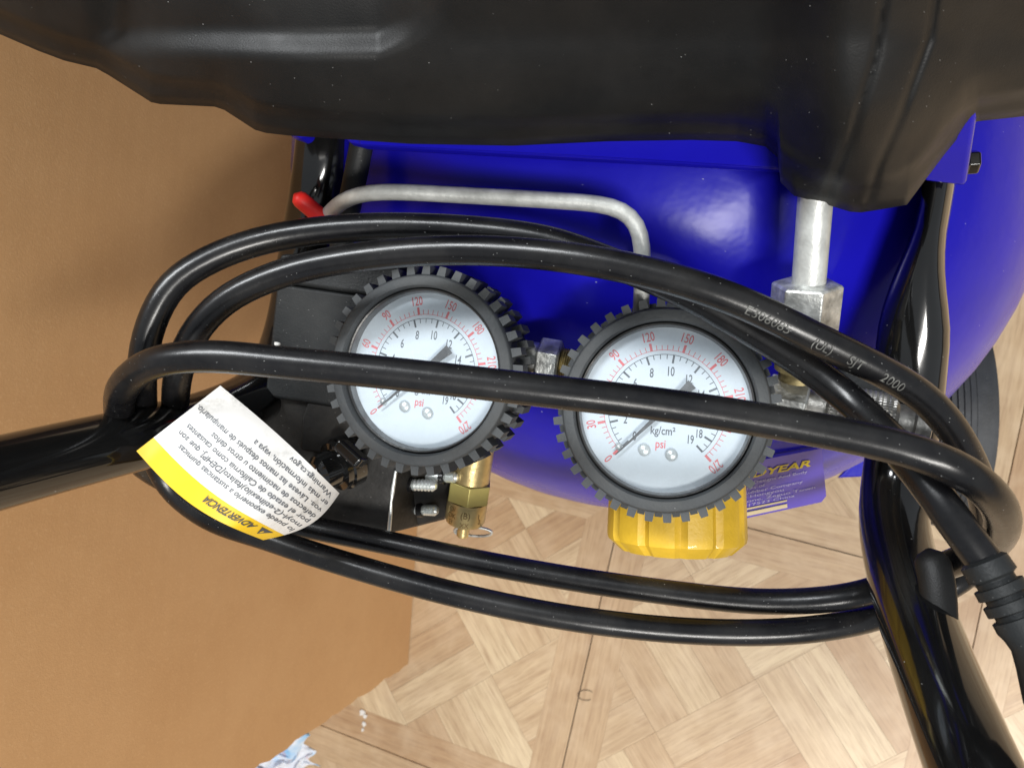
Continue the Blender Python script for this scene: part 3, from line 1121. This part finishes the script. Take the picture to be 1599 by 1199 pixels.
# wheel
wc_top = at(1478, 632, 0.455)
WR = 0.076
WCN = Vector((wc_top.x, wc_top.y, WR + 0.0005))
g = Geo()
pr = [(-0.018, 0.045), (-0.018, 0.064), (-0.0165, 0.072)]
for i in range(9):
    t = -0.0145 + 0.029 * i / 9
    r0 = WR - 0.004 * ((t + 0.002) / 0.0165) ** 2
    pr += [(t, r0), (t + 0.0024, r0), (t + 0.0025, r0 - 0.0008), (t + 0.0031, r0 - 0.0008)]
pr += [(0.0165, 0.072), (0.018, 0.064), (0.018, 0.045)]
g.lathe(WCN, SIDE, pr, 72, cap=False)
wh = obj('wheel', g, M['tyre'], comp, 40)
g = Geo()
g.lathe(WCN, SIDE, [(-0.018, 0.0), (-0.018, 0.012), (-0.012, 0.014), (-0.012, 0.045), (-0.017, 0.0455), (0.017, 0.0455), (0.012, 0.045), (0.012, 0.014), (0.018, 0.012), (0.018, 0.0)], 40, cap=False)
obj('rim', g, M['rim'], wh, 30)
g = Geo()
g.lathe(WCN - SIDE * 0.1, SIDE, [(0, 0.006), (0.125, 0.006)], 20)
obj('axle', g, M['steel'], comp, 30)
g = Geo()
ap = WCN - SIDE * 0.075
g.prism([at(1308, 746, 0.375), at(1350, 705, 0.372), at(1420, 690, 0.37), at(1430, 740, 0.372), at(1345, 744, 0.375)], Vector((0, 0, -0.004)))
obj('axle_bracket', g, M['tank'], comp, 30, bevel=0.0008)
g = Geo()
g.box(Vector((ap.x, ap.y, 0.135)), SIDE, FRONT, UP, 0.004, 0.02, 0.08)
obj('axle_strut', g, M['tank'], comp, None)
g = Geo()
fp = TC + tax * 0.34
g.lathe(Vector((fp.x, fp.y, 0.0005)), UP, [(0, 0.03), (0.02, 0.028), (0.02, 0.012), (0.16, 0.012)], 24)
obj('rubber_foot', g, M['tyre'], comp, 30)

# motor cover
OUT = [(-330, -130), (-240, -70), (-150, -18), (-60, 27), (0, 54), (60, 80), (100, 95), (150, 107), (170, 118), (236, 160), (250, 163), (335, 167), (350, 172), (398, 203), (415, 208), (450, 212), (540, 218), (640, 225), (800, 228), (950, 221),
       (1080, 219), (1150, 221), (1195, 229), (1214, 246), (1219, 285), (1240, 306), (1285, 318), (1328, 331), (1345, 332), (1378, 327), (1416, 320), (1442, 285), (1476, 240), (1508, 201), (1526, 190), (1599, 182), (1700, 172), (1850, 150)]
XS = []
for i in range(len(OUT) - 1):
    (x0, y0), (x1, y1) = OUT[i], OUT[i + 1]
    m = max(1, int(math.hypot(x1 - x0, y1 - y0) / 5))
    XS += [(x0 + (x1 - x0) * k / m, y0 + (y1 - y0) * k / m) for k in range(m)]
XS.append(OUT[-1])
RIDGE = [(100, 62), (150, 52), (200, 47), (330, 46), (480, 50), (590, 48), (640, 30), (690, 0), (760, -40)]
GROOVE = [[(1384, -20), (1368, 90), (1330, 210), (1288, 318)], [(1470, -60), (1452, 60), (1408, 180), (1372, 260), (1352, 330)]]


def dist_line(x, y, L_):
    best = 1e9
    for i in range(len(L_) - 1):
        ax_, ay_ = L_[i]
        bx_, by_ = L_[i + 1]
        dx, dy = bx_ - ax_, by_ - ay_
        t = max(0, min(1, ((x - ax_) * dx + (y - ay_) * dy) / (dx * dx + dy * dy)))
        best = min(best, math.hypot(x - ax_ - dx * t, y - ay_ - dy * t))
    return best


_ox = np.arange(-700, 2300, 4.0)
_oy = np.interp(_ox, [p[0] for p in OUT], [p[1] for p in OUT])
_k = np.hanning(75)
_oys = np.convolve(np.pad(_oy, 37, mode='edge'), _k / _k.sum(), mode='valid')


def smooth_outline(x):
    return float(np.interp(x, _ox, _oys))


def sstep(a, b, x):
    t = max(0, min(1, (x - a) / (b - a)))
    return t * t * (3 - 2 * t)


def cover_depth(x, y, v):
    """distance from the lens of the cover's outer skin"""
    k_ = sstep(8, 80, v)
    v = v * (1 - k_) + max(0.0, smooth_outline(x) - y) * k_
    d = 0.1785 - 0.0030 * sstep(0, 10, v) - 0.0025 * sstep(26, 42, v) - 0.046 * (1 - math.exp(-max(0, v - 4) / 230))
    d += 0.012 * sstep(430, -200, x)
    d -= 0.010 * sstep(1180, 1330, x) * sstep(420, 150, y)
    yr = np.interp(x, [p[0] for p in RIDGE], [p[1] for p in RIDGE])
    inside = sstep(125, 190, x) * sstep(690, 585, x)
    d += inside * 0.0048 * sstep(yr + 48, yr - 8, y)
    d -= 0.0050 * (1 - sstep(30, 190, x))
    d -= 0.004 * sstep(650, 720, x) * sstep(70, -60, y)
    for G in GROOVE:
        d += 0.0008 * math.exp(-(dist_line(x, y, G) / 6.0) ** 2)
    return d


g = Geo()
VS = [0, 3, 7, 12, 18, 26, 34, 40] + [44 + 4 * i for i in range(52)] + [256 + 8 * i for i in range(26)]
cols = len(XS)
rowsN = 0
for (dv, dd) in ((30, 0.030), (14, 0.024), (4, 0.013)):
    for x, y in XS:
        g.v.append(tuple(at(x, y - dv, cover_depth(x, y, 0) + dd)))
    rowsN += 1
for v in VS:
    for x, y in XS:
        # columns converge towards a level line well above the frame
        k = v / VS[-1]
        yy = y + (-330 - y) * k
        vv = y - yy
        g.v.append(tuple(at(x, yy, cover_depth(x, yy, vv))))
    rowsN += 1
top_row = [Vector(p) for p in g.v[-cols:]]
for back, drop in ((0.03, -0.004), (0.08, -0.006), (0.16, 0.004), (0.21, 0.03), (0.235, 0.07), (0.24, 0.12)):
    for p in top_row:
        g.v.append(tuple(p + tax * back - UP * drop))
    rowsN += 1
for r in range(rowsN - 1):
    for c in range(cols - 1):
        i = r * cols + c
        g.f.append((i, i + 1, i + cols + 1, i + cols))
g.f.append(tuple(r * cols for r in range(rowsN)))
g.f.append(tuple(r * cols + cols - 1 for r in range(rowsN - 1, -1, -1)))
me = mesh_of('motor_cover', g, M['shroud'], 50)
cov = link('motor_cover', me, comp)
sm = cov.modifiers.new('thickness', 'SOLIDIFY')
sm.thickness = 0.0022
sm.offset = -1

# ------------------------------------------------------------------ power cord
CR = 0.0036
path = [
    (1534, 872, .147), (1480, 800, .149), (1440, 745, .153), (1395, 692, .157), (1340, 636, .165), (1260, 572, .171), (1170, 515, .174), (1085, 466, .176), (1000, 428, .180), (920, 396, .182), (850, 374, .184),
    (700, 357, .188), (550, 356, .190), (420, 373, .190), (330, 404, .188), (270, 444, .186), (236, 505, .186), (223, 562, .188), (222, 610, .194), (226, 655, .206), (236, 700, .217), (265, 760, .223), (325, 808, .223), (420, 841, .221),
    (500, 868, .219), (700, 925, .214), (900, 966, .209), (1100, 986, .206), (1250, 984, .204), (1350, 968, .206), (1430, 940, .212), (1500, 905, .210), (1533, 868, .203), (1540, 800, .190), (1520, 730, .179),
    (1480, 660, .171), (1435, 615, .167), (1392, 588, .165), (1340, 561, .164), (1262, 523, .163), (1180, 482, .163), (1100, 451, .164), (1000, 423, .167), (900, 404, .170), (750, 391, .176), (600, 397, .180), (450, 424, .184), (350, 470, .186), (302, 522, .188),
    (281, 572, .192), (274, 620, .200), (280, 680, .216), (308, 745, .226), (370, 792, .231), (450, 815, .231), (600, 846, .228), (800, 887, .223), (1000, 919, .217), (1200, 939, .210), (1330, 930, .204), (1410, 905, .204),
    (1490, 878, .190), (1548, 850, .174), (1566, 815, .160), (1548, 772, .149), (1488, 728, .144), (1400, 697, .146), (1250, 666, .151), (1050, 634, .156), (850, 610, .158), (650, 587, .160), (450, 567, .161), (320, 556, .162), (240, 566, .165),
    (197, 597, .172), (186, 640, .190), (196, 690, .214), (232, 735, .232), (320, 775, .246), (430, 775, .244), (505, 742, .232)]
cordT = thing('power_cord', (at(700, 900, 0.24).x, at(700, 900, 0.24).y, 0), 'thick black power cord coiled in loops around the compressor handle', 'power cord')
CP = smooth_path([at(*p) for p in path], 0.0028)
g = Geo()
g.sweep(CP, CR, 22)
obj('cable', g, M['cord'], cordT, 60)

# printing along the upper loop
seg0 = min(range(len(CP)), key=lambda i: (CP[i] - at(1154, 470, .163)).length)
seg1 = min(range(len(CP)), key=lambda i: (CP[i] - at(1440, 618, .167)).length)
if seg0 > seg1:
    run = CP[seg1:seg0 + 1][::-1]
else:
    run = CP[seg0:seg1 + 1]
cum = [0.0]
for i in range(1, len(run)):
    cum.append(cum[-1] + (run[i] - run[i - 1]).length)
g = Geo()


def on_cord(s, phi, lift=0.00022):
    i = max(0, min(len(run) - 2, int(np.searchsorted(cum, s)) - 1))
    f = (s - cum[i]) / (cum[i + 1] - cum[i])
    p = run[i].lerp(run[i + 1], f)
    t0 = (run[i + 1] - run[max(i - 1, 0)]).normalized()
    t1 = (run[min(i + 2, len(run) - 1)] - run[i]).normalized()
    t = t0.lerp(t1, f).normalized()
    n = (CAM - p)
    n = (n - t * n.dot(t)).normalized()
    b = n.cross(t)                                # across the cord, upwards in the picture
    if b.dot(ROT @ Vector((0, 1, 0))) < 0:
        b = -b
    return p + (n * math.cos(phi) + b * math.sin(phi)) * (CR + lift)


for txt, s0, h, xs in (('E306085', 0.0006, 0.0021, 1.05), ('(UL)', 0.0164, 0.0021, 0.9), ('SJT', 0.0250, 0.0021, 1.05), ('2000', 0.0335, 0.0021, 1.0)):
    t, wd = text_geo(txt, xs)
    g.add([on_cord(s0 + x * h, -0.22 + (y - 0.5) * h / CR) for x, y, _ in t.v], t.f)
obj('printed_code', g, M['cord_print'], cordT, None)

# plug strain relief and body
pA, pB = at(1533, 872, .147), at(1660, 1075, .138)
pax = (pB - pA).normalized()
g = Geo()
pr = [(0.0, 0.0042), (0.0006, 0.0052), (0.0036, 0.0054)]
for i in range(3):
    t = 0.0042 + i * 0.0032
    pr += [(t, 0.0043 + i * 0.0001), (t + 0.0011, 0.0043 + i * 0.0001), (t + 0.0012, 0.0054 + i * 0.0001), (t + 0.0030, 0.0055 + i * 0.0001)]
pr += [(0.0150, 0.0052), (0.0170, 0.0050), (0.0200, 0.0060), (0.026, 0.0085), (0.042, 0.0095), (0.046, 0.009), (0.0465, 0.0)]
pr = [(t, max(r * 0.86, 0.0) if r > 0 else 0.0) for t, r in pr]
g.lathe(pA, pax, pr, 32)
obj('plug', g, M['switch'], cordT, 35)

# ------------------------------------------------------------------ warning tag
TG = {(0, 1): (411, 843, .186), (1, 1): (213, 704, .176), (0, 0): (530, 770, .196), (1, 0): (344, 602, .178)}


def on_tag(u, v, lift=0.0):
    q = np.zeros(3)
    for (a, b), p in TG.items():
        q += np.array(p) * ((u if a else 1 - u) * (v if b else 1 - v))
    # the yellow edge bows outwards, the folded end curls down
    q[0] += -10 * math.sin(PI * u) * v
    q[1] += 16 * math.sin(PI * u) * v - 5 * math.sin(PI * u) * (1 - v)
    q[0] += 14 * math.sin(PI * v) * (1 - u) ** 2
    q[1] += 12 * math.sin(PI * v) * (1 - u) ** 2
    d = q[2] - 0.003 * math.sin(PI * min(1, u * 1.1)) + 0.30 * max(0, 0.22 - u) ** 2 + 0.0012 * math.sin(5 * u + 4 * v)
    return at(q[0], q[1], d - lift)


wt = thing('warning_tag', at(330, 720, .19), 'curled white paper tag with a yellow warning band hanging on the black cord', 'tag')


def tag_sheet(v0, v1, mat, name, nu=26, nv=14):
    g = Geo()
    for lift in (0, -0.00035):
        for a in range(nv + 1):
            for b in range(nu + 1):
                g.v.append(tuple(on_tag(b / nu, v0 + (v1 - v0) * a / nv, lift)))
    n1 = (nu + 1) * (nv + 1)
    for s in (0, 1):
        for a in range(nv):
            for b in range(nu):
                i = s * n1 + a * (nu + 1) + b
                g.f.append((i, i + 1, i + nu + 2, i + nu + 1))
    ring = list(range(nu)) + [nu + a * (nu + 1) for a in range(nv)] + [n1 - 1 - b for b in range(nu)] + [(nv - a) * (nu + 1) for a in range(nv)]
    for k in range(len(ring)):
        i, j = ring[k], ring[(k + 1) % len(ring)]
        g.f.append((i, j, j + n1, i + n1))
    return obj(name, g, mat, wt, 40)


sheet = tag_sheet(0.0, 0.795, M['paper'], 'paper_sheet')
tag_sheet(0.7955, 1.0, M['tag_yellow'], 'yellow_band', 26, 5)
g = Geo()
for txt, u0, u1, v, h in (('lo puede exponerlo a sustancias químicas', 0.015, 0.86, 0.655, 0.062),
                          ('moyl-(2-etilhexilo)ftalato[DEHP], que son', 0.02, 0.93, 0.560, 0.062),
                          ('por el estado de California como causantes', 0.02, 0.93, 0.465, 0.062),
                          ('defectos de nacimiento u otros daños', 0.02, 0.79, 0.370, 0.062),
                          ('vos. Lávese las manos después de manipularlo.', 0.02, 0.985, 0.270, 0.062),
                          ('er más información, vaya a', 0.02, 0.585, 0.165, 0.062),
                          ('Warnings.ca.gov', 0.03, 0.36, 0.060, 0.062)):
    t, wd = text_geo(txt, 1, 0, 0.006)
    g.add([on_tag(u0 + x / wd * (u1 - u0), v + y * h, 0.00028) for x, y, _ in t.v], t.f)
obj('warning_text', g, M['ink'], wt, None)
g = Geo()
t, wd = text_geo('ADVERTENCIA', 1, 0.2, 0.02)
g.add([on_tag(0.14 + x / wd * 0.36, 0.845 + y * 0.078, 0.00028) for x, y, _ in t.v], t.f)
tri = [(0.045, 0.835), (0.12, 0.835), (0.0825, 0.945)]
nt_ = 6
tv, tf = [], []
for a in range(nt_ + 1):
    for b in range(nt_ + 1):
        l_, r_ = np.array(tri[0]) * (1 - a / nt_) + np.array(tri[2]) * (a / nt_), np.array(tri[1]) * (1 - a / nt_) + np.array(tri[2]) * (a / nt_)
        q_ = l_ * (1 - b / nt_) + r_ * (b / nt_)
        tv.append(on_tag(float(q_[0]), float(q_[1]), 0.0003))
for a in range(nt_):
    for b in range(nt_):
        i = a * (nt_ + 1) + b
        tf.append((i, i + 1, i + nt_ + 2, i + nt_ + 1))
g.add(tv, tf)
obj('heading_text', g, M['print_black'], wt, None)
g = Geo()
g.add([on_tag(u, v, 0.0005) for u, v in ((0.0775, 0.875), (0.0875, 0.875), (0.0865, 0.915), (0.0785, 0.915))], [(0, 1, 2, 3)])
obj('warning_sign_mark', g, M['tag_yellow'], wt, None)
# folded white end of the tag by the cord grip
g = Geo()
g.prism([at(484, 742, .2255), at(499, 726, .2245), at(514, 756, .2255), at(500, 760, .2265)], Vector((0, 0, -0.0005)))
obj('folded_end', g, M['paper'], wt, None)

# ------------------------------------------------------------------ small things
bagc = at(425, 1195, 0.60)
g = Geo()
nb = 34
for a in range(nb + 1):
    for b in range(nb + 1):
        u, v = a / nb, b / nb
        px = 314 + 150 * u + 30 * v
        py = 1248 - 118 * u + 60 * v
        wv = 0.007 * math.sin(13 * u + 5 * v) * math.sin(7 * v + 3 * u) + 0.0025 * math.sin(31 * u - 17 * v) + 0.0012 * math.sin(47 * v + 23 * u)
        p = at(px + 9 * math.sin(19 * v + 7 * u), py + 8 * math.sin(23 * u + 3 * v), 0.585 + 0.03 * v + wv)
        g.v.append((p.x, p.y, max(p.z, 0.002)))
for a in range(nb):
    for b in range(nb):
        i = a * (nb + 1) + b
        g.f.append((i, i + 1, i + nb + 2, i + nb + 1))
bag = obj('plastic_bag', g, M['bag'], None, 25)
sm = bag.modifiers.new('film', 'SOLIDIFY')
sm.thickness = 0.0004
tag(bag, 'crumpled blue and white plastic bag on the floor by the cardboard box corner', 'bag')

g = Geo()
for (px, py, r) in ((566, 1112, 0.0030), (571, 1117, 0.0026), (569, 1130, 0.0024), (567, 1138, 0.0016)):
    p = at_z(px, py, 0)
    n = 9
    top = []
    for k in range(n):
        q = 2 * PI * k / n
        rr_ = r * rng.uniform(0.5, 1.15)
        top.append(Vector((p.x + rr_ * math.cos(q), p.y + rr_ * math.sin(q), 0.0012)))
    g.prism(top, Vector((0, 0, -0.0010)))
fk = obj('paint_flake', g, M['white'], None, 30)
tag(fk, 'tiny cluster of white flakes lying on the wooden floor', 'debris')
g = Geo()
P = []
for i in range(26):
    q = 0.6 + 4.6 * i / 25
    p = at_z(914 + 13 * math.cos(q) + 2 * i / 25, 1085 - 8 * math.sin(q), 0.0006)
    P.append(p)
g.sweep(P, 0.00022, 6)
tag(obj('loose_thread', g, M['thread'], None, 60), 'short dark curled thread on the wooden floor', 'thread')
g = Geo()
cr = at(432, 538, 0.2275)
g.lathe(cr - UP * 0.0010, UP, [(0, 0.0), (0.0002, 0.0008), (0.0009, 0.0010), (0.0014, 0.0006), (0.0016, 0.0)], 10, rad=lambda q, t: 1 + 0.25 * math.sin(3 * q))
tag(obj('white_crumb', g, M['white'], None, 60), 'single white crumb lying on the black switch cover', 'crumb')
